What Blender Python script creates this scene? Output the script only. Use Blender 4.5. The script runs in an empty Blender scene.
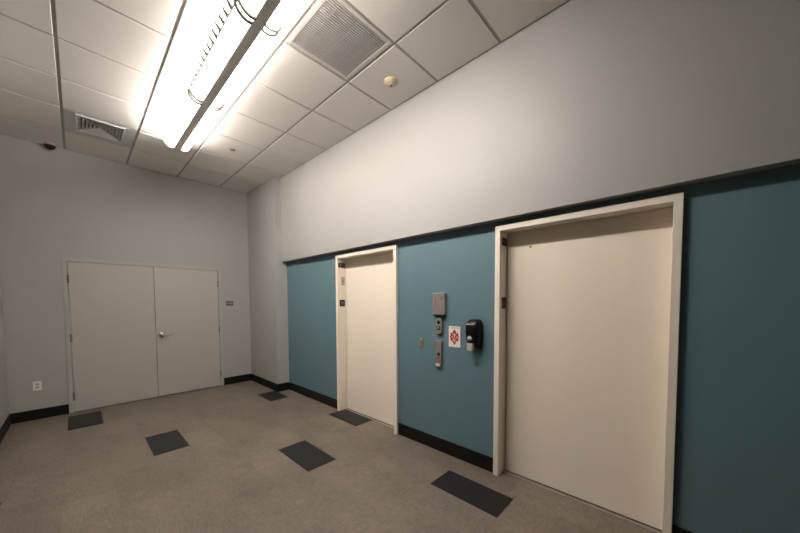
import bpy, bmesh, math
from mathutils import Vector, Matrix

scene = bpy.context.scene
COL = scene.collection
PI = math.pi

# ------------------------------------------------------------------ materials
def new_mat(name):
    m = bpy.data.materials.new(name)
    m.use_nodes = True
    nt = m.node_tree
    b = nt.nodes['Principled BSDF']
    return m, nt, b

def coords(nt, scale=(1, 1, 1)):
    tc = nt.nodes.new('ShaderNodeTexCoord')
    mp = nt.nodes.new('ShaderNodeMapping')
    mp.inputs['Scale'].default_value = scale
    nt.links.new(tc.outputs['Object'], mp.inputs['Vector'])
    return mp.outputs['Vector']

def surf(name, col, rough=0.5, metal=0.0, var=0.04, nscale=6.0, bump=0.0, bscale=250.0, spec=0.5):
    """plain painted/plastic/metal surface with a little procedural mottling and fine bump"""
    m, nt, b = new_mat(name)
    b.inputs['Roughness'].default_value = rough
    b.inputs['Metallic'].default_value = metal
    b.inputs['Specular IOR Level'].default_value = spec
    v = coords(nt)
    n = nt.nodes.new('ShaderNodeTexNoise')
    n.inputs['Scale'].default_value = nscale
    n.inputs['Detail'].default_value = 3
    nt.links.new(v, n.inputs['Vector'])
    mx = nt.nodes.new('ShaderNodeMix')
    mx.data_type = 'RGBA'
    mx.inputs['A'].default_value = (*[c * (1 - var) for c in col], 1)
    mx.inputs['B'].default_value = (*[min(1, c * (1 + var)) for c in col], 1)
    nt.links.new(n.outputs['Fac'], mx.inputs['Factor'])
    nt.links.new(mx.outputs['Result'], b.inputs['Base Color'])
    if bump > 0:
        n2 = nt.nodes.new('ShaderNodeTexNoise')
        n2.inputs['Scale'].default_value = bscale
        n2.inputs['Detail'].default_value = 2
        nt.links.new(v, n2.inputs['Vector'])
        bp = nt.nodes.new('ShaderNodeBump')
        bp.inputs['Strength'].default_value = bump
        bp.inputs['Distance'].default_value = 0.002
        nt.links.new(n2.outputs['Fac'], bp.inputs['Height'])
        nt.links.new(bp.outputs['Normal'], b.inputs['Normal'])
    return m

def glow(name, col, strength):
    m, nt, b = new_mat(name)
    b.inputs['Base Color'].default_value = (0.8, 0.8, 0.78, 1)
    b.inputs['Emission Color'].default_value = (*col, 1)
    b.inputs['Emission Strength'].default_value = strength
    return m

def floor_mat(name, c1, c2, mortar, rough):
    m, nt, b = new_mat(name)
    b.inputs['Roughness'].default_value = rough
    tc = nt.nodes.new('ShaderNodeTexCoord')
    # tiles: long side along y, rows along x -> swap axes for the brick texture
    sp = nt.nodes.new('ShaderNodeSeparateXYZ')
    nt.links.new(tc.outputs['Object'], sp.inputs['Vector'])
    ad = nt.nodes.new('ShaderNodeMath'); ad.operation = 'ADD'; ad.inputs[1].default_value = 2.575 + 0.2965 * 8
    nt.links.new(sp.outputs['X'], ad.inputs[0])
    ay = nt.nodes.new('ShaderNodeMath'); ay.operation = 'ADD'; ay.inputs[1].default_value = 0.17 + 0.585 * 20
    nt.links.new(sp.outputs['Y'], ay.inputs[0])
    cb = nt.nodes.new('ShaderNodeCombineXYZ')
    nt.links.new(ay.outputs[0], cb.inputs['X'])
    nt.links.new(ad.outputs[0], cb.inputs['Y'])
    br = nt.nodes.new('ShaderNodeTexBrick')
    br.offset = 0.37; br.offset_frequency = 2; br.squash = 1.0
    br.inputs['Scale'].default_value = 1
    br.inputs['Brick Width'].default_value = 0.585
    br.inputs['Row Height'].default_value = 0.2965
    br.inputs['Mortar Size'].default_value = 0.0015
    br.inputs['Mortar Smooth'].default_value = 0.4
    br.inputs['Color1'].default_value = (*c1, 1)
    br.inputs['Color2'].default_value = (*c2, 1)
    br.inputs['Mortar'].default_value = (*mortar, 1)
    nt.links.new(cb.outputs[0], br.inputs['Vector'])
    # woven linen grain: two stretched noises
    def grain(scale):
        mp = nt.nodes.new('ShaderNodeMapping'); mp.inputs['Scale'].default_value = scale
        nt.links.new(tc.outputs['Object'], mp.inputs['Vector'])
        n = nt.nodes.new('ShaderNodeTexNoise'); n.inputs['Scale'].default_value = 1; n.inputs['Detail'].default_value = 3
        nt.links.new(mp.outputs[0], n.inputs['Vector'])
        return n.outputs['Fac']
    g1, g2, g3 = grain((120, 13, 1)), grain((13, 120, 1)), grain((3.5, 2.0, 1))
    a = nt.nodes.new('ShaderNodeMath'); a.operation = 'ADD'
    nt.links.new(g1, a.inputs[0]); nt.links.new(g2, a.inputs[1])
    a2 = nt.nodes.new('ShaderNodeMath'); a2.operation = 'MULTIPLY_ADD'; a2.inputs[1].default_value = 0.75
    nt.links.new(g3, a2.inputs[0]); nt.links.new(a.outputs[0], a2.inputs[2])
    mr = nt.nodes.new('ShaderNodeMapRange')
    mr.inputs['From Min'].default_value = 1.0; mr.inputs['From Max'].default_value = 1.75
    mr.inputs['To Min'].default_value = 0.62; mr.inputs['To Max'].default_value = 1.36
    nt.links.new(a2.outputs[0], mr.inputs['Value'])
    mu = nt.nodes.new('ShaderNodeMix'); mu.data_type = 'RGBA'; mu.blend_type = 'MULTIPLY'
    mu.inputs['Factor'].default_value = 1
    nt.links.new(br.outputs['Color'], mu.inputs['A'])
    nt.links.new(mr.outputs[0], mu.inputs['B'])
    nt.links.new(mu.outputs['Result'], b.inputs['Base Color'])
    bp = nt.nodes.new('ShaderNodeBump'); bp.inputs['Strength'].default_value = 0.12; bp.inputs['Distance'].default_value = 0.001
    nt.links.new(a.outputs[0], bp.inputs['Height'])
    nt.links.new(bp.outputs['Normal'], b.inputs['Normal'])
    return m

M = {}
M['wall'] = surf('grey_wall_paint', (0.375, 0.372, 0.365), 0.55, var=0.015, bump=0.10, bscale=180)
M['blue'] = surf('teal_blue_wall_paint', (0.112, 0.198, 0.240), 0.48, var=0.02, bump=0.10, bscale=180)
M['tile'] = surf('ceiling_tile', (0.80, 0.775, 0.745), 0.9, var=0.02, nscale=60, bump=0.25, bscale=420)
M['grid'] = surf('ceiling_grid_metal', (0.42, 0.39, 0.36), 0.6, var=0.02)
M['floor'] = floor_mat('linen_floor_tile', (0.176, 0.145, 0.116), (0.146, 0.120, 0.096), (0.115, 0.094, 0.075), 0.45)
M['dark_tile'] = surf('charcoal_floor_tile', (0.012, 0.0115, 0.011), 0.5, spec=0.35, var=0.30, nscale=90)
M['base'] = surf('black_rubber_base', (0.005, 0.0045, 0.004), 0.55, var=0.1, spec=0.3)
M['door_grey'] = surf('grey_door_paint', (0.44, 0.424, 0.40), 0.42, var=0.012)
M['frame_grey'] = surf('grey_frame_paint', (0.40, 0.392, 0.375), 0.42, var=0.012)
M['cream'] = surf('cream_enamel', (0.87, 0.785, 0.675), 0.38, var=0.012)
M['cream_frame'] = surf('cream_frame_enamel', (0.86, 0.785, 0.69), 0.36, var=0.012)
M['dark'] = surf('dark_gap', (0.012, 0.011, 0.010), 0.8)
M['chrome'] = surf('satin_chrome', (0.50, 0.48, 0.45), 0.28, 1.0, var=0.03)
M['hinge'] = surf('dull_hinge_steel', (0.26, 0.235, 0.205), 0.42, 0.8, var=0.05)
M['steel'] = surf('brushed_steel', (0.46, 0.42, 0.38), 0.38, 0.75, var=0.05, nscale=30)
M['steel_pale'] = surf('pale_brushed_steel', (0.47, 0.41, 0.41), 0.34, 0.7, var=0.05, nscale=30)
M['engrave'] = surf('grey_engraving', (0.17, 0.14, 0.145), 0.6)
M['engrave_soft'] = surf('soft_pink_engraving', (0.30, 0.225, 0.225), 0.6)
M['red_mark'] = surf('dull_red_lettering', (0.22, 0.07, 0.06), 0.6)
M['black'] = surf('black_plastic', (0.004, 0.0035, 0.0035), 0.36, var=0.1, spec=0.3)
M['black_sign'] = surf('black_sign_plate', (0.022, 0.018, 0.016), 0.45, var=0.1)
M['brown_sign'] = surf('dark_taupe_sign_plate', (0.10, 0.085, 0.07), 0.5)
M['sign_mark'] = surf('pale_sign_lettering', (0.34, 0.30, 0.27), 0.6)
M['white'] = surf('white_plastic', (0.80, 0.78, 0.75), 0.4, var=0.01)
M['white_card'] = surf('white_sign_card', (0.80, 0.765, 0.715), 0.5, var=0.02)
M['red'] = surf('red_print', (0.40, 0.022, 0.020), 0.5, var=0.05)
M['cream_plastic'] = surf('cream_plastic', (0.62, 0.535, 0.37), 0.45)
M['slot'] = surf('outlet_slot', (0.14, 0.12, 0.11), 0.6)
M['light_body'] = surf('white_fixture_enamel', (0.66, 0.63, 0.59), 0.45, var=0.01)
M['spine'] = surf('grey_fixture_spine', (0.88, 0.85, 0.81), 0.5, var=0.02)
M['comb'] = surf('backlit_shade_reflector', (0.15, 0.132, 0.11), 0.6)  # dark beige puts the backlit shade of the reflector teeth into the colour
M['clip'] = surf('grey_bracket', (0.11, 0.10, 0.09), 0.45)
M['vent_grey'] = surf('grey_vent_metal', (0.58, 0.61, 0.62), 0.45, 0.0, var=0.03)
M['vent_blade'] = surf('pale_vent_blade', (0.62, 0.615, 0.60), 0.45, 0.1)
M['vent_white'] = surf('white_vent_metal', (0.60, 0.575, 0.565), 0.5, var=0.02)
M['grille_blade'] = surf('lilac_grey_grille_blade', (0.52, 0.49, 0.485), 0.5, var=0.02)
M['window'] = surf('dispenser_sight_window', (0.42, 0.52, 0.55), 0.15)
M['lever'] = surf('grey_push_lever', (0.47, 0.44, 0.41), 0.4)
M['disc'] = surf('grey_cover_disc', (0.30, 0.275, 0.245), 0.5)
WARM = (1.0, 0.925, 0.84)
DOWN_R, DOWN_L, UP_R, UP_L = 106.0, 9.0, 27.0, 88.0
SEC_GAIN = (0.74, 0.48, 1.90)
for q, gn in enumerate(SEC_GAIN):
    M['led_right%d' % q] = glow('glowing_right_lamp_section_%d' % q, WARM, DOWN_R * gn)
M['led_left'] = glow('glowing_left_lamp', WARM, DOWN_L)
M['led_up_right'] = glow('glowing_right_lamp_top', WARM, UP_R)
M['led_up_left'] = glow('glowing_left_lamp_top', WARM, UP_L)
def lens_mat():
    m, nt, b = new_mat('clear_frosted_diffuser')
    b.inputs['Base Color'].default_value = (0.85, 0.83, 0.80, 1)
    b.inputs['Roughness'].default_value = 0.4
    b.inputs['Emission Color'].default_value = (*WARM, 1)
    b.inputs['Emission Strength'].default_value = 12.0
    tr = nt.nodes.new('ShaderNodeBsdfTransparent')
    mx = nt.nodes.new('ShaderNodeMixShader'); mx.inputs[0].default_value = 0.30
    nt.links.new(tr.outputs[0], mx.inputs[1]); nt.links.new(b.outputs[0], mx.inputs[2])
    nt.links.new(mx.outputs[0], nt.nodes['Material Output'].inputs['Surface'])
    return m
M['lens'] = lens_mat()

# ------------------------------------------------------------------ mesh helpers
class MB:
    def __init__(self):
        self.bm = bmesh.new()
        self.mats = []
    def _mi(self, mat):
        if mat not in self.mats:
            self.mats.append(mat)
        return self.mats.index(mat)
    def box(self, x0, x1, y0, y1, z0, z1, mat, bevel=0.0, seg=2):
        t = bmesh.new()
        r = bmesh.ops.create_cube(t, size=1)
        for v in t.verts:
            v.co = Vector((x0 + (v.co.x + .5) * (x1 - x0), y0 + (v.co.y + .5) * (y1 - y0), z0 + (v.co.z + .5) * (z1 - z0)))
        if bevel > 0:
            bmesh.ops.bevel(t, geom=list(t.edges), offset=bevel, segments=seg, profile=0.5, affect='EDGES')
        self._merge(t, mat)
        return self
    def _merge(self, t, mat, matrix=None):
        if matrix is not None:
            bmesh.ops.transform(t, matrix=matrix, verts=list(t.verts))
        bmesh.ops.recalc_face_normals(t, faces=list(t.faces))
        mi = self._mi(mat)
        vm = {v: self.bm.verts.new(v.co) for v in t.verts}
        for f in t.faces:
            try:
                g = self.bm.faces.new([vm[v] for v in f.verts])
                g.material_index = mi
                g.smooth = f.smooth
            except ValueError:
                pass
        t.free()
    def prism(self, pts, ext, mat, matrix, bevel=0.0, seg=2, smooth=False):
        """polygon in local XY extruded 0..ext along local Z, then moved by matrix"""
        t = bmesh.new()
        vs = [t.verts.new((p[0], p[1], 0)) for p in pts]
        f = t.faces.new(vs)
        r = bmesh.ops.extrude_face_region(t, geom=[f])
        nv = [e for e in r['geom'] if isinstance(e, bmesh.types.BMVert)]
        bmesh.ops.translate(t, verts=nv, vec=(0, 0, ext))
        if bevel > 0:
            top = [e for e in t.edges if all(abs(v.co.z - ext) < 1e-7 for v in e.verts)]
            bmesh.ops.bevel(t, geom=top, offset=bevel, segments=seg, profile=0.5, affect='EDGES')
        self._merge(t, mat, matrix)
        return self
    def lathe(self, prof, mat, matrix, n=40, smooth=True):
        """(radius, height) profile spun about local Z"""
        t = bmesh.new()
        rings = []
        for r, h in prof:
            if r < 1e-6:
                rings.append([t.verts.new((0, 0, h))])
            else:
                rings.append([t.verts.new((r * math.cos(2 * PI * k / n), r * math.sin(2 * PI * k / n), h)) for k in range(n)])
        for a, b in zip(rings, rings[1:]):
            for k in range(n):
                q = [a[k % len(a)], a[(k + 1) % len(a)], b[(k + 1) % len(b)], b[k % len(b)]]
                q = list(dict.fromkeys(q))
                if len(q) > 2:
                    f = t.faces.new(q); f.smooth = smooth
        self._merge(t, mat, matrix)
        return self
    def sweep(self, path, r, mat, n=12):
        """round tube through a list of points"""
        t = bmesh.new()
        P = [Vector(p) for p in path]
        rings = []
        for i, p in enumerate(P):
            d = (P[min(i + 1, len(P) - 1)] - P[max(i - 1, 0)]).normalized()
            up = Vector((0, 0, 1)) if abs(d.z) < 0.9 else Vector((1, 0, 0))
            a = d.cross(up).normalized(); b = a.cross(d)
            rings.append([t.verts.new(p + r * (a * math.cos(2 * PI * k / n) + b * math.sin(2 * PI * k / n))) for k in range(n)])
        for a, b in zip(rings, rings[1:]):
            for k in range(n):
                f = t.faces.new([a[k], a[(k + 1) % n], b[(k + 1) % n], b[k]]); f.smooth = True
        t.faces.new(rings[0][::-1]); t.faces.new(rings[-1])
        self._merge(t, mat)
        return self
    def strip(self, prof, y0, y1, mat, thick=0.0, smooth=True):
        """open xz profile extruded along y; thick > 0 gives it a second skin"""
        t = bmesh.new()
        a = [t.verts.new((x, y0, z)) for x, z in prof]
        b = [t.verts.new((x, y1, z)) for x, z in prof]
        for i in range(len(prof) - 1):
            f = t.faces.new([a[i], a[i + 1], b[i + 1], b[i]]); f.smooth = smooth
        if thick:
            bmesh.ops.recalc_face_normals(t, faces=list(t.faces))
            bmesh.ops.solidify(t, geom=list(t.faces), thickness=thick)
        self._merge(t, mat)
        return self
    def build(self, name, parent=None, origin=None):
        me = bpy.data.meshes.new(name)
        if origin is not None:
            bmesh.ops.translate(self.bm, verts=list(self.bm.verts), vec=-Vector(origin))
        self.bm.normal_update()
        self.bm.to_mesh(me); self.bm.free()
        for m in self.mats:
            me.materials.append(m)
        o = bpy.data.objects.new(name, me)
        COL.objects.link(o)
        if origin is not None:
            o.location = origin
        if parent is not None:
            o.parent = parent
            o.matrix_parent_inverse = Matrix.Translation(parent.location).inverted()
        return o

def thing(name, label, cat, loc, group=None):
    o = bpy.data.objects.new(name, None)
    COL.objects.link(o)
    o.empty_display_size = 0.05
    o.location = loc
    return tag(o, label, cat, group)

def tag(o, label, cat, group=None, kind=None):
    o['label'] = label
    o['category'] = cat
    if group: o['group'] = group
    if kind: o['kind'] = kind
    return o

def struct(o, label=None, cat=None):
    o['kind'] = 'structure'
    if label: o['label'] = label
    if cat: o['category'] = cat
    return o

def axes(origin, ex, ey, ez):
    m = Matrix((ex, ey, ez)).transposed().to_4x4()
    m.translation = Vector(origin)
    return m

def on_right_wall(y, z, x=0.0):      # local X runs towards the camera end (-y), local Y up, local Z into the room (-x)
    return axes((x, y, z), (0, -1, 0), (0, 0, 1), (-1, 0, 0))
def on_back_wall(x, z, y=0.0):       # local X right, Y up, Z into the room (-y)
    return axes((x, y, z), (1, 0, 0), (0, 0, 1), (0, -1, 0))
def on_ceiling(x, y, z):             # local Z down
    return axes((x, y, z), (1, 0, 0), (0, -1, 0), (0, 0, -1))
def on_jamb(x, z, y):                # inner face of a left jamb, facing the camera end (-y)
    return axes((x, y, z), (1, 0, 0), (0, 0, 1), (0, -1, 0))

def rrect(w, h, r, n=6, cx=0, cy=0):
    pts = []
    for sx, sy, a0 in ((1, 1, 0), (-1, 1, 90), (-1, -1, 180), (1, -1, 270)):
        for k in range(n + 1):
            a = math.radians(a0 + 90 * k / n)
            pts.append((cx + sx * (w / 2 - r) + r * math.cos(a), cy + sy * (h / 2 - r) + r * math.sin(a)))
    return pts
def circ(r, n=24, cx=0, cy=0):
    return [(cx + r * math.cos(2 * PI * k / n), cy + r * math.sin(2 * PI * k / n)) for k in range(n)]

# ------------------------------------------------------------------ room constants
H = 3.530          # ceiling grid height
XL = -3.067        # left wall
YH = -3.3           # left wall ends here; an unseen unlit hall is added to cut bounced light
XH = -7.34  # far end of the added side hall
YF = -11.0         # wall behind the viewer
U = 0.0861         # upper wall stands this far out from the blue wall
CH = 0.1997        # corner chase depth
YCH = -1.1225      # corner chase near end
ZS = 2.1605        # underside of the upper wall
BH = 0.131         # baseboard height
E1 = (-2.5696, -3.7115)
E2 = (-4.8616, -6.0125)
EH = 2.1174
FW, PR, DD = 0.0438, 0.0332, 0.1003     # lift frame: face width, stand-out, door recess
DX0, DX1, DHH = -2.5692, -0.6786, 2.0968  # double door frame

# ------------------------------------------------------------------ setting
b = MB()
b.box(XH - .25, 0.30, YF - .2, 0.25, -0.12, 0.0, M['floor'])
struct(b.build('floor'), 'taupe linen-textured tile floor of the lobby', 'floor')

# back wall with the double door opening
b = MB()
b.box(XL - .2, DX0, 0, 0.2, 0, H + .1, M['wall'])
b.box(DX1, 0.25, 0, 0.2, 0, H + .1, M['wall'])
b.box(DX0, DX1, 0, 0.2, DHH, H + .1, M['wall'])
struct(b.build('wall_back'), 'pale grey painted back wall around the double door', 'wall')
b = MB(); b.box(XL - .2, XL, YH, 0, 0, H + .1, M['wall'])
struct(b.build('wall_left'), 'pale grey painted left wall at the edge of the photo', 'wall')
b = MB(); b.box(XH - .2, 0.25, YF - .2, YF, 0, H + .1, M['wall'])
struct(b.build('wall_front'), 'grey painted wall behind the viewer', 'wall')
b = MB(); b.box(XH - .2, XL - .2, YH, YH + .2, 0, H + .1, M['wall'])  # added hall walls, out of view, so less light bounces back
struct(b.build('wall_added_hall_back'), 'grey painted back wall of the unseen added side hall', 'wall')
b = MB(); b.box(XH - .2, XH, YF, YH, 0, H + .1, M['wall'])
struct(b.build('wall_added_hall_left'), 'grey painted end wall of the unseen added side hall', 'wall')
b = MB(); b.box(-CH, 0.25, YCH, 0, 0, H + .1, M['wall'])
struct(b.build('wall_corner'), 'pale grey boxed-out corner wall left of the blue wall', 'wall')
b = MB(); b.box(-U, 0.25, YF, YCH, ZS, H + .1, M['wall'])
struct(b.build('wall_upper_right'), 'pale grey upper wall overhanging the blue wall and elevators', 'wall')
b = MB()
for y1, y0 in ((YCH, E1[0]), (E1[1], E2[0]), (E2[1], YF)):
    b.box(0, 0.25, y0, y1, 0, ZS, M['blue'])
for e in (E1, E2):
    b.box(0, 0.25, e[1], e[0], EH, ZS, M['blue'])
struct(b.build('wall_right'), 'teal blue lower wall around the two elevator doors', 'wall')

# baseboards
def base(name, x0, x1, y0, y1, label):
    t = MB(); t.box(x0, x1, y0, y1, 0.0005, BH, M['base'], 0.003)
    struct(t.build(name), label, 'baseboard')
BT = 0.011
base('baseboard_left', XL, XL + BT, YH, -BT, 'black baseboard along the left wall')
base('baseboard_back_left', XL, DX0 - .001, -BT, 0, 'black baseboard left of the double door')
base('baseboard_back_right', DX1 + .001, -CH, -BT, 0, 'black baseboard between the double door and the corner wall')
t = MB()
t.box(-CH - BT, -CH, YCH - BT, -BT, 0.0005, BH, M['base'], 0.003)
t.box(-CH, 0, YCH - BT, YCH, 0.0005, BH, M['base'], 0.003)
struct(t.build('baseboard_corner'), 'black baseboard wrapping the boxed-out corner wall', 'baseboard')
base('baseboard_right_far', -BT, 0, E1[0] + .001, YCH - BT, 'black baseboard of the blue wall left of the far elevator')
base('baseboard_right_middle', -BT, 0, E2[0] + .001, E1[1] - .001, 'black baseboard of the blue wall between the two elevators')
base('baseboard_right_near', -BT, 0, YF, E2[1] - .001, 'black baseboard of the blue wall right of the near elevator')

# ceiling: recessed lay-in tiles standing a little below their grid
XS = [-0.6601 + 0.6096 * k for k in (-4, -3, -2, -1, 0)]
XG = [XL, XS[1], XS[2], XS[3], XS[4], -U]
YG = [0.0] + [-0.6564 - 0.6096 * k for k in range(0, 14)]
YG = [y for y in YG if y > YF] + [YF]
b = MB()
VENTS = {(1, 1), (3, 6)}
b.box(XH - .1, 0.1, YF - .1, 0.1, H + .06, H + .16, M['grid'])
bw = 0.0115
for k in range(7):      # tiles of the added side hall
    for j in range(len(YG) - 1):
        y1 = min(YG[j], YH); y0 = YG[j + 1]
        if y1 - y0 < 0.05: continue
        b.box(XL - .6096 * (k + 1) + bw, XL - .6096 * k - bw, y0 + bw, y1 - bw, H - 0.009, H + 0.012, M['tile'])
for i in range(len(XG) - 1):
    for j in range(len(YG) - 1):
        x0, x1, y1, y0 = XG[i], XG[i + 1], YG[j], YG[j + 1]
        if (i, j) in VENTS:
            continue
        if i == len(XG) - 2 and y0 > YCH - 0.2 and y1 > YCH + 0.05:
            x1c = -CH if y0 > YCH else x1
        else:
            x1c = x1
        b.box(x0 + bw, x1c - bw, y0 + bw, y1 - bw, H - 0.009, H + 0.012, M['tile'], 0.002, 1)
ceil = struct(b.build('ceiling'), 'white suspended ceiling of square lay-in tiles', 'ceiling')
# the metal grid: flanges in the reveals between tiles
b = MB()
gz0, gz1 = H - 0.001, H + 0.06
for x in XG + [XL - .6096 * (k + 1) for k in range(7)]:
    b.box(x - .012, x + .012, YF, 0.0 if x > XL - .1 else YH, gz0, gz1, M['grid'])
for y in YG:
    b.box(XL if y > YH else XH, -0.03, y - .012, y + .012, gz0 + .0006, gz1, M['grid'])
b.box(-CH - .012, -CH + .012, YCH, 0, gz0 - .0003, gz1, M['grid'])
b.box(-CH, -U, YCH - .012, YCH + .012, gz0 - .0003, gz1, M['grid'])
g = b.build('ceiling_grid', ceil)

# ------------------------------------------------------------------ double door on the back wall
d1 = bpy.data.objects.new('door_1', None); COL.objects.link(d1); d1.location = (-1.614, 0, 0)
struct(d1, 'closed grey double door with one lever handle in the back wall', 'door')
b = MB()
fy0, fy1, ff = -0.012, 0.14, 0.048
b.box(DX0 + .0005, DX0 + ff, fy0, fy1, 0.0005, DHH - ff, M['frame_grey'], 0.002)
b.box(DX1 - ff, DX1 - .0005, fy0, fy1, 0.0005, DHH - ff, M['frame_grey'], 0.002)
b.box(DX0 + .0005, DX1 - .0005, fy0, fy1, DHH - ff, DHH - .0005, M['frame_grey'], 0.002)
b.box(DX0 + ff, DX0 + ff + .016, 0.052, fy1, 0.0005, DHH - ff, M['frame_grey'])
b.box(DX1 - ff - .016, DX1 - ff, 0.052, fy1, 0.0005, DHH - ff, M['frame_grey'])
b.box(DX0 + ff, DX1 - ff, 0.052, fy1, DHH - ff - .016, DHH - ff, M['frame_grey'])
b.build('door_frame', d1)
gap = 0.004
lz1 = DHH - ff - gap
xa, xm, xb = DX0 + ff + gap, -1.614, DX1 - ff - gap
for (x0, x1, side) in ((xa, xm - .0025, -1), (xm + .0025, xb, 1)):
    b = MB(); b.box(x0, x1, -0.004, 0.041, 0.010, lz1, M['door_grey'], 0.0015)
    lf = b.build('door_leaf', d1)
    hx = x0 - gap / 2 if side < 0 else x1 + gap / 2
    for hz in (0.225, 1.02, 1.815):
        h = MB()
        for k in range(5):
            h.lathe([(0, 0), (0.0075, 0), (0.0075, 0.0215), (0, 0.0215)], M['hinge'], Matrix.Translation((hx, -0.0165, hz - .055 + .0222 * k)), 14)
        h.box(hx - .012, hx + .012, -0.0135, -0.0125, hz - .055, hz + .055, M['hinge'])
        h.build('hinge', lf)
    if side > 0:
        hb = MB()
        c = (-1.545, 0.985)
        hb.lathe([(0, 0), (0.043, 0), (0.043, 0.004), (0.038, 0.009), (0.018, 0.011), (0.015, 0.012), (0.0135, 0.045), (0.0175, 0.050), (0.0185, 0.066), (0.013, 0.073), (0, 0.074)],
                 M['chrome'], on_back_wall(c[0], c[1], -0.0042), 32)
        hb.sweep([(c[0], -0.062, c[1]), (c[0] + .02, -0.064, c[1]), (c[0] + .05, -0.062, c[1] + .001), (c[0] + .09, -0.059, c[1] - .001), (c[0] + .118, -0.055, c[1] - .004), (c[0] + .124, -0.045, c[1] - .004)], 0.0082, M['chrome'])
        ho = hb.build('door_handle', lf)
        ho['label'] = 'chrome lever handle'

# ------------------------------------------------------------------ elevators
def elevator(n, e, label):
    y1, y0 = e
    root = bpy.data.objects.new('door_%d' % n, None); COL.objects.link(root); root.location = (0, (y0 + y1) / 2, 0)
    struct(root, label, 'elevator door')
    xb = 0.16
    f = MB()   # far jamb, near jamb, head
    f.box(-PR, xb, y1 - FW, y1 - .0005, 0.0006, EH - FW - .0006, M['cream_frame'], 0.0018)
    f.build('door_jamb', root)
    f = MB()
    f.box(-PR, xb, y0 + .0005, y0 + FW, 0.0006, EH - FW - .0006, M['cream_frame'], 0.0018)
    f.build('door_jamb', root)
    f = MB()
    f.box(-PR, xb, y0 + .0005, y1 - .0005, EH - FW, EH - .0005, M['cream_frame'], 0.0018)
    f.build('door_head', root)
    p = MB()
    p.box(DD, DD + .03, y0 + FW + .003, y1 - FW - .005, 0.009, EH - FW - .0015, M['cream'], 0.002)
    pn = p.build('door_panel', root)
    s = MB()
    s.box(DD - .034, DD - .006, y0 + FW, y1 - FW, 0.0005, 0.0035, M['steel'], 0.001)
    s.build('sill', root)
    k = MB(); k.box(DD + .031, xb, y0 + FW, y1 - FW, 0.0008, EH - FW - .001, M['dark'])
    k.build('shaft_backing', root)
    return root, pn
elevator(2, E1, 'far cream elevator door beside the boxed-out corner')
r2, p2 = elevator(3, E2, 'large near cream elevator door right of the hand sanitizer dispenser')
k = MB(); k.lathe([(0, 0.0008), (0.006, 0.0008), (0.0065, 0.0)], M['dark'], on_right_wall(-5.104, 1.935, DD - .0001), 16)
k.lathe([(0.0065, 0.0), (0.0065, 0.0016), (0.0085, 0.0016), (0.0085, 0.0)], M['hinge'], on_right_wall(-5.104, 1.935, DD - .0001), 16)
k.build('key_hole', p2)

# plates on the inner faces of the left jambs
def plate(name, label, cat, jy, x0, x1, z0, z1, mat, marks, mm, group=None):
    root_mb = MB()
    w, h = x1 - x0, z1 - z0
    mtx = on_jamb((x0 + x1) / 2, (z0 + z1) / 2, jy - .0006)
    root_mb.prism(rrect(w, h, .004, 3), 0.003, mat, mtx, 0.0008, 1)
    o = root_mb.build(name, origin=((x0 + x1) / 2, jy - .0006, (z0 + z1) / 2))
    tag(o, label, cat, group)
    if marks:
        mk = MB()
        for (cx, cy, mw, mh) in marks:
            mk.prism([(cx - mw / 2, cy - mh / 2), (cx + mw / 2, cy - mh / 2), (cx + mw / 2, cy + mh / 2), (cx - mw / 2, cy + mh / 2)], 0.0042, mm, mtx)
        mo = mk.build('lettering', o)
    return o
J1, J2 = E1[0] - FW, E2[0] - FW
plate('elevator_sign', 'small black plate at top of the far elevator left jamb', 'sign', J1, -0.018, 0.090, 1.957, 2.018, M['black_sign'],
      [(-.022, 0.002, .012, .026), (-.010, 0.014, .020, .004), (-.008, -.010, .020, .004), (.022, 0.0, .005, .028), (.030, .012, .014, .004)], M['sign_mark'], 'black plates on the elevator jambs')
plate('jamb_plate', 'small steel plate on the far elevator left jamb, between two black plates', 'plate', J1, 0.026, 0.082, 1.720, 1.832, M['steel'],
      [(0, 0, .014, .020)], M['engrave'])
plate('elevator_sign', 'square black floor sign on the far elevator left jamb, lowest there', 'sign', J1, -0.002, 0.082, 1.432, 1.522, M['black_sign'],
      [(-.012, 0, .005, .036), (.016, 0, .005, .036), (.002, .016, .028, .005), (.002, -.016, .028, .005), (.002, 0, .018, .005)], M['sign_mark'], 'black plates on the elevator jambs')
plate('elevator_sign', 'black plate at top of the near elevator left jamb', 'sign', J2, 0.000, 0.090, 1.960, 2.026, M['black_sign'],
      [(-.020, .004, .012, .020), (.006, .010, .022, .003), (.006, -.008, .022, .003)], M['engrave'], 'black plates on the elevator jambs')
plate('elevator_sign', 'black floor sign on the near elevator left jamb at eye height', 'sign', J2, 0.008, 0.090, 1.432, 1.528, M['black_sign'],
      [(-.012, 0, .004, .040), (.012, 0, .004, .040), (0, .018, .026, .004), (0, -.018, .026, .004)], M['engrave'], 'black plates on the elevator jambs')

# ------------------------------------------------------------------ items on the blue wall
GAP = 0.0006
# key switch plate
y, z = -4.041, 1.068
t = thing('key_switch', 'small square steel key switch plate left of the elevator call buttons', 'switch', (-GAP, y, z))
m = MB(); m.prism(rrect(.066, .102, .004), .004, M['steel'], on_right_wall(y, z, -GAP), .0015, 2); m.build('plate', t)
m = MB(); mt = on_right_wall(y + .006, z + .014, -GAP)
m.lathe([(.0, .010), (.010, .010), (.012, .008), (.012, .0035)], M['chrome'], mt, 24)
m.prism([(-.001, -.005), (.001, -.005), (.001, .005), (-.001, .005)], .0104, M['dark'], mt); m.build('lock', t)
for s in (-1, 1):
    m = MB(); m.lathe([(0, .0052), (.003, .005), (.0035, .0038)], M['hinge'], on_right_wall(y, z + s * .042, -GAP), 12)
    m.build('screw', t)

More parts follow.
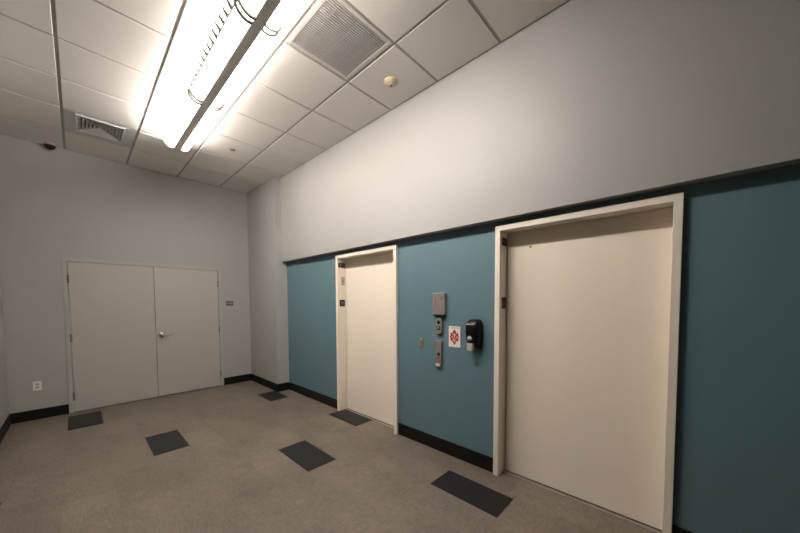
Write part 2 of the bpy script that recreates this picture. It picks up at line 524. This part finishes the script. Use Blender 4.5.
# pictogram panel
y0, y1, z0, z1 = -4.352, -4.207, 1.365, 1.577
y, z = (y0 + y1) / 2, (z0 + z1) / 2; w, h = y1 - y0, z1 - z0
t = thing('pictogram_sign', 'rectangular pinkish steel pictogram panel above the elevator call buttons', 'sign', (-GAP, y, z))
mt = on_right_wall(y, z, -GAP)
m = MB(); m.prism(rrect(w, h, .004, 3), .030, M['steel'], mt, .002, 2); m.build('housing', t)
m = MB(); m.prism(rrect(w - .012, h - .012, .003, 3), .0315, M['steel_pale'], mt, .0006, 1); fp = m.build('face_plate', t)
m = MB()
def bar(m, cx, cy, mw, mh, hgt, mat, rot=0):
    c, s = math.cos(rot), math.sin(rot)
    m.prism([(cx + c * a - s * d, cy + s * a + c * d) for a, d in ((-mw/2, -mh/2), (mw/2, -mh/2), (mw/2, mh/2), (-mw/2, mh/2))], hgt, mat, mt)
bar(m, .012, .086, .050, .004, .0320, M['engrave']); m.build('lettering', fp); m = MB(); bar(m, .028, .052, .005, .030, .0320, M['engrave']); bar(m, .039, .054, .006, .034, .0320, M['engrave'])
m.build('arrow_mark', fp); m = MB()
for (cx, cy, mw, mh, rt) in ((-.038, .038, .012, .014, 0), (-.038, .008, .018, .040, .2), (-.044, -.028, .008, .045, .4), (-.022, -.026, .008, .045, -.5), (-.014, .012, .034, .007, .5),
                             (.008, -.030, .006, .060, 0), (-.010, -.062, .050, .006, .1), (.022, -.048, .022, .005, .6), (-.050, -.062, .010, .030, 0)):
    bar(m, cx, cy, mw, mh, .0319, M['engrave_soft'], rt)
m.build('pictogram', fp)
# black curved underside lip
m = MB(); m.prism([(-w/2 + .006, -h/2), (w/2 - .004, -h/2), (w/2 - .02, -h/2 - .018), (0, -h/2 - .028), (-w/2 + .03, -h/2 - .018)], .030, M['black'], mt); m.build('lower_lip', t)

# upper call station: capsule with two round buttons
y, z = -4.277, 1.254; w, h = .074, .158
t = thing('call_button', 'steel capsule call station with two round buttons, under the pictogram panel', 'call button', (-GAP, y, z))
mt = on_right_wall(y, z, -GAP)
cap = rrect(w, h, .030, 8)
m = MB(); m.prism(cap, .024, M['steel'], mt, .004, 3); m.build('body', t)
m = MB(); m.lathe([(0, .0285), (.0155, .0285), (.018, .026), (.018, .023)], M['black'], on_right_wall(y, z + .035, -GAP), 28); m.build('button', t)
m = MB(); m.lathe([(.011, .0245), (.011, .0275), (.0195, .0275), (.0205, .023)], M['black'], on_right_wall(y, z - .020, -GAP), 28)
m.lathe([(0, .0262), (.010, .0262), (.0112, .023)], M['steel'], on_right_wall(y, z - .020, -GAP), 28); m.build('button', t)
m = MB(); m.prism(rrect(.036, .020, .009, 6, 0, -.081), .020, M['black'], mt, .004, 2); m.build('lower_lip', t)

# lower call station: tapered plate with a button, lettering and a white tab
y, z = -4.271, .978; w, h = .083, .258
t = thing('call_button', 'long steel call station with one black button and a white tab below', 'call button', (-GAP, y, z))
mt = on_right_wall(y, z, -GAP)
prof = []
for (px, py) in rrect(w, h, .012, 5):
    k = (py + h / 2) / h
    prof.append((px * (0.80 + 0.20 * k), py))
m = MB(); m.prism(prof, .024, M['steel'], mt, .004, 3); m.build('body', t)
m = MB(); m.lathe([(0, .029), (.0150, .029), (.0175, .026), (.0175, .023)], M['black'], on_right_wall(y - .006, z - .002, -GAP), 28); m.build('button', t)
m = MB()
for k in range(3):
    for q in range(4):
        cx = -.017 + .012 * q
        m.prism([(cx - .004, -.045 - .02 * k), (cx + .004, -.045 - .02 * k), (cx + .004, -.036 - .02 * k), (cx - .004, -.036 - .02 * k)], .0246, M['red_mark'], mt)
m.build('lettering', t)
m = MB(); m.prism(rrect(.050, .020, .004, 3, .001, -.106), .027, M['white'], mt, .001, 1); m.build('label_tab', t)

# white safety sign with a red diamond
y, z = -4.447, 1.160; w, h = .128, .198
mt = on_right_wall(y, z, -GAP)
t = thing('wall_sign', 'white sign with a red diamond emblem left of the black dispenser', 'sign', (-GAP, y, z))
m = MB(); m.prism(rrect(w, h, .004, 3), .003, M['white_card'], mt, .0006, 1); cd = m.build('card', t)
m = MB()
D = .0034
def dia(cx, cy, rx, ry): return [(cx + rx, cy), (cx, cy + ry), (cx - rx, cy), (cx, cy - ry)]
for (cx, cy) in ((0, .037), (0, -.043), (-.027, -.003), (.027, -.003)):
    m.prism(dia(cx, cy, .0255, .037), D, M['red'], mt)
for s in (-1, 1):
    m.prism(dia(s * .034, .022, .013, .018), D, M['red'], mt); m.prism(dia(s * .034, -.028, .013, .018), D, M['red'], mt)
m.build('emblem', t)
m = MB()
for (cx, cy, rx, ry) in ((0, .020, .008, .012), (-.026, -.004, .009, .007), (.030, -.004, .008, .010), (.004, -.040, .006, .016), (-.012, -.030, .004, .010)):
    m.prism(dia(cx, cy, rx, ry), .0038, M['white_card'], mt)
m.build('emblem_mark', t)
m = MB()
for k in range(9):
    cx = -.046 + .0115 * k
    m.prism([(cx - .004, .080), (cx + .004, .080), (cx + .004, .088), (cx - .004, .088)], D, M['sign_mark'], mt)
m.build('lettering', t)

# hand sanitizer dispenser
y, z = -4.672, 1.205
t = thing('soap_dispenser', 'black wall-mounted hand sanitizer dispenser left of the near elevator', 'dispenser', (-GAP, y, z))
def lofted(mat, secs, n=10):
    """rounded sections (height, half width, depth) stacked into a shell with a flat back on the wall"""
    mb = MB(); tb = bmesh.new(); rings = []
    for (zz, hw, dp, sh) in secs:
        ring = []
        for k in range(n + 1):
            a = PI * k / n
            c, s = math.cos(a), math.sin(a)
            ex = 0.55
            yy = hw * math.copysign(abs(c) ** ex, c)
            xx = dp * abs(s) ** ex
            ring.append(tb.verts.new((-GAP - xx, y - yy + sh, z + zz)))
        rings.append(ring)
    for a, c in zip(rings, rings[1:]):
        for k in range(n):
            f = tb.faces.new([a[k], a[k + 1], c[k + 1], c[k]]); f.smooth = True
        tb.faces.new([a[0], c[0], c[n], a[n]])
    tb.faces.new(rings[0]); tb.faces.new(rings[-1])
    mb._merge(tb, mat)
    return mb
lofted(M['black'], [(-.128, .050, .046, 0), (-.112, .056, .058, 0), (-.060, .066, .086, 0), (.010, .073, .100, 0), (.072, .071, .096, 0), (.106, .063, .082, 0), (.123, .050, .060, 0), (.130, .034, .034, 0)], 20).build('body', t)
mt = on_right_wall(y, z, -GAP)
lg = MB()
for k in range(6):
    cx = -.036 + .0115 * k
    lg.prism([(cx - .0048, .083), (cx + .0048, .083), (cx + .0048, .091), (cx - .0048, .091)], .0895, M['white'], mt)
lg.build('logo', t)
wd = MB(); wd.prism(rrect(.040, .038, .015, 6, -.010, -.034), .0975, M['window'], mt, .003, 2)
wd.prism(rrect(.016, .014, .006, 6, -.008, -.044), .0985, M['black'], mt)
wd.build('sight_window', t)
lv = MB(); lv.prism([(-.040, -.146), (.016, -.146), (.020, -.082), (-.040, -.082)], .092, M['lever'], mt, .006, 3); lv.build('push_lever', t)

# ------------------------------------------------------------------ items on the back wall
x, z = -2.834, .432
t = thing('wall_outlet', 'white electrical outlet low on the back wall left of the double door', 'outlet', (x, -GAP, z))
mt = on_back_wall(x, z, -GAP)
m = MB(); m.prism(rrect(.072, .116, .004, 3), .005, M['white'], mt, .0018, 2); m.build('plate', t)
for s in (-1, 1):
    m = MB(); m.prism(rrect(.034, .029, .010, 5, 0, s * .0195), .0066, M['lever'], mt, .0006, 1)
    for q in (-1, 1):
        m.prism([(q * .0065 - .0014, s * .0195 - .002), (q * .0065 + .0014, s * .0195 - .002), (q * .0065 + .0014, s * .0195 + .008), (q * .0065 - .0014, s * .0195 + .008)], .0068, M['slot'], mt)
    m.prism(circ(.0028, 12, 0, s * .0195 - .008), .0068, M['slot'], mt)
    m.build('socket', t)

x, z = -.546, 1.474
t = thing('room_sign', 'small dark taupe room sign right of the double door', 'sign', (x, -GAP, z))
mt = on_back_wall(x, z, -GAP)
m = MB(); m.prism(rrect(.120, .084, .003, 3), .005, M['brown_sign'], mt, .001, 1); m.build('plate', t)
m = MB()
for k in range(9):
    cx = -.046 + .0112 * k
    m.prism([(cx - .0045, -.007), (cx + .0045, -.007), (cx + .0045, .011), (cx - .0045, .011)], .0056, M['sign_mark'], mt)
m.build('lettering', t)

# ------------------------------------------------------------------ dark floor tiles set in the floor
TILES = [
    ('dark grey floor tile in front of the double door left jamb', (-2.575, -2.272, -.815, -.182)),
    ('dark grey floor tile ahead of the double door handle, nearest the double door leaves', (-1.982, -1.689, -2.303, -1.720)),
    ('dark grey floor tile in the middle of the open floor, before the far elevator', (-1.100, -.806, -3.655, -3.072)),
    ('dark grey floor tile reaching under the far elevator door', (-.201, .0995, -3.188, -2.6145)),
    ('dark grey floor tile touching the foot of the boxed-out corner wall', (-.497, -.2115, -1.520, -1.020)),
    ('large nearest dark floor tile left of the near elevator door', (-.507, -.232, -5.128, -4.548)),
    ('dark floor tile barely showing at the left edge of the photo', (-3.04, -2.886, -2.80, -2.338)),
]
TILES[1] = ('dark grey floor tile left of centre, out in front of the double door', TILES[1][1])
for lab, (x0, x1, y0, y1) in TILES:
    m = MB(); m.box(x0, x1, y0, y1, 0.0002, 0.0016, M['dark_tile'])
    tag(m.build('dark_floor_tile', origin=((x0 + x1) / 2, (y0 + y1) / 2, 0.0002)), lab, 'floor tile', 'dark accent tiles in the floor')

# ------------------------------------------------------------------ ceiling things
TZ = H - 0.009
# smoke detector
t = thing('smoke_detector', 'round cream smoke detector on the ceiling near the return grille', 'smoke detector', (-.392, -4.005, TZ))
mt = on_ceiling(-.392, -4.005, TZ - .0004)
m = MB(); m.lathe([(0, 0), (.063, 0), (.064, .004), (.061, .013), (.050, .015), (0, .015)], M['cream_plastic'], mt, 40); m.build('base', t)
m = MB(); m.lathe([(0, .0155), (.052, .0155), (.053, .018), (.050, .024), (.036, .029), (.024, .031), (.021, .037), (.016, .039), (0, .040)], M['cream_plastic'], mt, 40); m.build('sensor_head', t)
m = MB(); m.lathe([(0, .0420), (.008, .0420), (.009, .0395)], M['dark'], mt, 16); m.build('indicator', t)
# sprinkler cover disc
m = MB(); m.lathe([(0, .006), (.030, .006), (.034, .004), (.035, 0), (0, 0)], M['disc'], on_ceiling(-.957, -1.589, TZ - .0004), 32)
tag(m.build('sprinkler_cover', origin=(-.957, -1.589, TZ)), 'small round grey sprinkler cover on the ceiling right of the light end', 'sprinkler cover')
# dome camera in the corner
cx, cy = -2.615, -.082
t = thing('security_camera', 'small white dome camera with black bubble on the ceiling at the back wall', 'camera', (cx, cy, TZ))
mt = on_ceiling(cx, cy, TZ - .0004)
m = MB(); m.lathe([(0, 0), (.060, 0), (.062, .008), (.058, .018), (.053, .022), (0, .022)], M['lever'], mt, 36); m.build('housing', t)
m = MB(); m.lathe([(.0525, .0225)] + [(.0525 * math.cos(a), .0225 + .050 * math.sin(a)) for a in [PI / 2 * k / 8 for k in range(1, 8)]] + [(0, .0725)], M['black'], mt, 36); m.build('dome', t)

# supply diffuser, far left
x0, x1, y1, y0 = XG[1] + .013, XG[2] - .013, YG[1] - .013, YG[2] + .013
ox0, ox1, oy0, oy1 = -2.372, -2.005, y0 + .050, -.800
cx, cy = (ox0 + ox1) / 2, (oy0 + oy1) / 2
t = thing('ceiling_diffuser', 'grey ceiling panel with a small square air diffuser by the back wall', 'vent', ((x0 + x1) / 2, (y0 + y1) / 2, TZ))
m = MB(); zz0, zz1 = TZ + .002, TZ + .014
m.box(x0, ox0, y0, y1, zz0, zz1, M['vent_grey']); m.box(ox1, x1, y0, y1, zz0, zz1, M['vent_grey'])
m.box(ox0, ox1, y0, oy0, zz0, zz1, M['vent_grey']); m.box(ox0, ox1, oy1, y1, zz0, zz1, M['vent_grey']); m.build('panel', t)
m = MB(); fr = .018
for a in ((ox0 - fr, ox0, oy0 - fr, oy1 + fr), (ox1, ox1 + fr, oy0 - fr, oy1 + fr), (ox0, ox1, oy0 - fr, oy0), (ox0, ox1, oy1, oy1 + fr)):
    m.box(*a, TZ - .008, TZ + .002, M['vent_grey'], .002, 1)
m.build('frame', t)
m = MB(); m.box(ox0, ox1, oy0, oy1, TZ + .055, TZ + .065, M['dark'])
for a in ((ox0 - .004, ox0, oy0, oy1), (ox1, ox1 + .004, oy0, oy1), (ox0, ox1, oy0 - .004, oy0), (ox0, ox1, oy1, oy1 + .004)):
    m.box(*a, TZ + .002, TZ + .060, M['dark'])
m.build('duct', t)
def blade(mb, c, length, along, out, mat):
    """one louvre blade: leaning so that its lower edge points outward"""
    L = length / 2
    hh, lean, th = .022, .020, .0012
    a, o = Vector(along), Vector(out)
    tb = bmesh.new()
    top, bot = Vector((c[0], c[1], TZ + .018)) - o * lean * .5, Vector((c[0], c[1], TZ - .004)) + o * lean * .5
    vs = []
    for p in (top, bot):
        for s in (-1, 1):
            for q in (0, 1):
                vs.append(tb.verts.new(p + a * L * s + Vector((0, 0, th * q)) - o * th * q))
    idx = [(0, 2, 6, 4), (1, 5, 7, 3), (0, 4, 5, 1), (2, 3, 7, 6), (0, 1, 3, 2), (4, 6, 7, 5)]
    for f in idx: tb.faces.new([vs[k] for k in f])
    mb._merge(tb, mat)
hw, hy = (ox1 - ox0) / 2, (oy1 - oy0) / 2
nb = 6
for nm, along, out, A, B in (('far', (1, 0, 0), (0, 1, 0), hw, hy), ('near', (1, 0, 0), (0, -1, 0), hw, hy), ('left', (0, 1, 0), (-1, 0, 0), hy, hw), ('right', (0, 1, 0), (1, 0, 0), hy, hw)):
    m = MB()
    for k in range(nb):
        fr_ = (k + .75) / (nb + .3)
        c = (cx + out[0] * hw * fr_, cy + out[1] * hy * fr_)
        blade(m, c, 2 * A * fr_ * .97, along, out, M['vent_blade'])
    m.build('louver_blades', t)
m = MB()
for sx in (-1, 1):
    for sy in (-1, 1):
        m.sweep([(cx, cy, TZ + .004), (cx + sx * hw, cy + sy * hy, TZ + .004)], .003, M['vent_blade'], 6)
m.build('cross_rib', t)

# return grille beside the light
x0, x1, y1, y0 = XG[3] + .012, XG[4] - .012, YG[6] - .012, YG[7] + .012
t = thing('return_grille', 'square louvered return air grille in the ceiling right of the long light', 'vent', ((x0 + x1) / 2, (y0 + y1) / 2, TZ))
m = MB(); fr = .034
for a in ((x0, x0 + fr, y0, y1), (x1 - fr, x1, y0, y1), (x0 + fr, x1 - fr, y0, y0 + fr), (x0 + fr, x1 - fr, y1 - fr, y1)):
    m.box(*a, TZ + .001, TZ + .012, M['vent_white'], .003, 1)
m.build('frame', t)
m = MB(); m.box(x0 + .01, x1 - .01, y0 + .01, y1 - .01, TZ + .048, TZ + .056, M['dark']); m.build('plenum', t)
m = MB()
ia, ib, ja, jb = x0 + fr, x1 - fr, y0 + fr, y1 - fr
n = 27
for k in range(n):
    yy = ja + (k + .5) * (jb - ja) / n
    m.box(ia, ib, yy - .0052, yy + .0052, TZ + .003, TZ + .010, M['grille_blade'])
n = 3
for k in range(n):
    xx = ia + (k + .5) * (ib - ia) / n
    m.box(xx - .0012, xx + .0012, ja, jb, TZ + .008, TZ + .018, M['grille_blade'])
m.build('louver_core', t)

# ------------------------------------------------------------------ the long suspended light
FX, FY1, SEC, NSEC = -1.535, -1.440, 1.220, 3
FY0 = -4.84
t = thing('linear_light', 'long white suspended linear light glowing below the ceiling', 'ceiling light', (FX, (FY0 + FY1) / 2, 3.362))
ZB, ZE, HWD = 3.370, 3.446, 0.130
m = MB()
m.box(FX - .036, FX + .036, FY0, FY1, ZB + .006, ZB + .016, M['spine'], .002, 1)
m.build('spine', t)
m = MB()
m.box(FX - .020, FX + .020, FY0 + .01, FY1 - .01, ZB + .022, ZE - .005, M['light_body'], .002, 1)
m.build('ballast_housing', t)
def lens_profile(s, off=0.0, n=10):
    pts = []
    for k in range(n + 1):
        u = k / n
        x = .034 + (HWD - .034) * math.sin(u * PI / 2)
        z = ZB + (ZE - ZB) * (1 - math.cos(u * PI / 2)) + .014 * max(0.0, 1 - u / .4) ** 2
        pts.append((FX + s * (x + off * u), z - off * (1 - u * .6)))
    return pts
for s in (-1, 1):
    for q in range(NSEC):
        ya, yb = FY1 - SEC * q - (.0 if q == 0 else .004), max(FY1 - SEC * (q + 1), FY0) + .004
        m = MB(); m.strip(lens_profile(s), yb, ya, M['lens'], .002)
        m.build('diffuser', t)
        m = MB()
        tb = bmesh.new()
        vs_ = []
        for (dx, zz) in ((.022, ZE - .030), (HWD - .006, ZE - .002), (HWD - .006, ZE + .004), (.022, ZE + (.030 if s > 0 else .046))):
            vs_.append([tb.verts.new((FX + s * dx, yy_, zz)) for yy_ in (yb + .004, ya - .004)])
        for k in range(4):
            c0, c1 = vs_[k], vs_[(k + 1) % 4]
            tb.faces.new([c0[0], c0[1], c1[1], c1[0]])
        tb.faces.new([v[0] for v in vs_]); tb.faces.new([v[1] for v in vs_])
        m._merge(tb, M['light_body'])
        m.bm.normal_update()
        dn = m._mi(M['led_right%d' % q] if s > 0 else M['led_left']); upm = m._mi(M['led_up_right' if s > 0 else 'led_up_left'])
        for f in m.bm.faces:
            if f.normal.z > .8: f.material_index = upm
            elif f.normal.z < -.5: f.material_index = dn
        m.build('lamp_board', t)
    # edge rail, slotted beyond the first section
    m = MB()
    m.box(FX + s * HWD - .005, FX + s * HWD + .005, FY0, FY1, ZE, ZE + .008, M['comb'], .001, 1)
    m.build('edge_rail', t)
    m = MB()
    ytop, ybot, pitch, tooth = FY1 - SEC - .04, FY0 + .03, .080, .042
    pts = [(ybot, 0), (ytop, 0), (ytop, .008)]
    yy = ytop - .02
    while yy - tooth > ybot:
        pts += [(yy, .008), (yy - .008, .058), (yy - tooth + .008, .058), (yy - tooth, .008)]
        yy -= pitch
    pts.append((ybot, .008))
    up = Vector((s * .60, 0, .80))
    ex = Vector((0, 1, 0))
    m.prism(pts, .002, M['comb'], axes((FX + s * (HWD + .004), 0, ZE + .002), ex, up, ex.cross(up)))
    m.build('slotted_reflector', t)
# end caps with the bowed outline, brackets at the section joints, hanger rods
for yc in (FY1, FY0):
    poly = [(x - FX, z - ZB) for x, z in reversed(lens_profile(-1))] + [(x - FX, z - ZB) for x, z in lens_profile(1)]
    m = MB(); m.prism(poly, .003, M['light_body'], axes((FX, yc + (.0035 if yc == FY1 else -.0005), ZB), (1, 0, 0), (0, 0, 1), (0, -1, 0)))
    m.build('end_cap', t)
for q in range(1, NSEC):
    yc = FY1 - SEC * q
    for s in (-1, 1):
        m = MB()
        for dy in (-.030, .020):
            pr_ = lens_profile(s, .010)
            m.sweep([(x, yc + dy, z) for x, z in pr_], .012, M['clip'], 8)
        x, z = lens_profile(s, .010)[-1]
        m.sweep([(x, yc - .030, z), (x, yc - .005, z + .003), (x, yc + .020, z)], .012, M['clip'], 8)
        m.build('joint_bracket', t)
for q in range(NSEC + 1):
    yc = max(FY1 - SEC * q, FY0) + (-.15 if q == 0 else .15 if q == NSEC else 0)
    m = MB(); m.sweep([(FX, yc, ZE - .006), (FX, yc, TZ - .0006)], .004, M['light_body'], 10)
    m.lathe([(0, 0), (.022, 0), (.022, .003), (.006, .008)], M['light_body'], on_ceiling(FX, yc, TZ - .0006), 20)
    m.build('hanger_rod', t)

# ------------------------------------------------------------------ world, camera, view
w = bpy.data.worlds.new('World'); scene.world = w; w.use_nodes = True
w.node_tree.nodes['Background'].inputs['Color'].default_value = (1, .9, .8, 1)
w.node_tree.nodes['Background'].inputs['Strength'].default_value = 0.0

p = dict(X=-2.4447, Y=-6.046, Z=1.495, yaw=-.8137, pitch=-.0434, roll=-.0041, f=304.6221, py=314.7486)
def basis(r, u, f):
    cr, sr = math.cos(p['roll']), math.sin(p['roll'])
    x, up = r * cr - u * sr, r * sr + u * cr
    cp, sp = math.cos(p['pitch']), math.sin(p['pitch'])
    yy, zz = f * cp - up * sp, f * sp + up * cp
    cy, sy = math.cos(p['yaw']), math.sin(p['yaw'])
    return Vector((x * cy - yy * sy, x * sy + yy * cy, zz))
cam = bpy.data.cameras.new('camera'); co = bpy.data.objects.new('camera', cam); COL.objects.link(co)
R = Matrix((basis(1, 0, 0), basis(0, 1, 0), -basis(0, 0, 1))).transposed().to_4x4()
R.translation = Vector((p['X'], p['Y'], p['Z']))
co.matrix_world = R
cam.sensor_fit = 'HORIZONTAL'; cam.sensor_width = 36.0
cam.lens = p['f'] * 36.0 / 800.0
cam.shift_y = (p['py'] - 266.5) / 800.0
cam.clip_start = 0.02
scene.camera = co

vs = scene.view_settings
vs.view_transform = 'Standard'; vs.look = 'None'; vs.gamma = 1.0; vs.exposure = 0.25
vs.use_curve_mapping = False
scene.cycles.max_bounces = 10
scene.cycles.diffuse_bounces = 6
scene.cycles.use_denoising = True
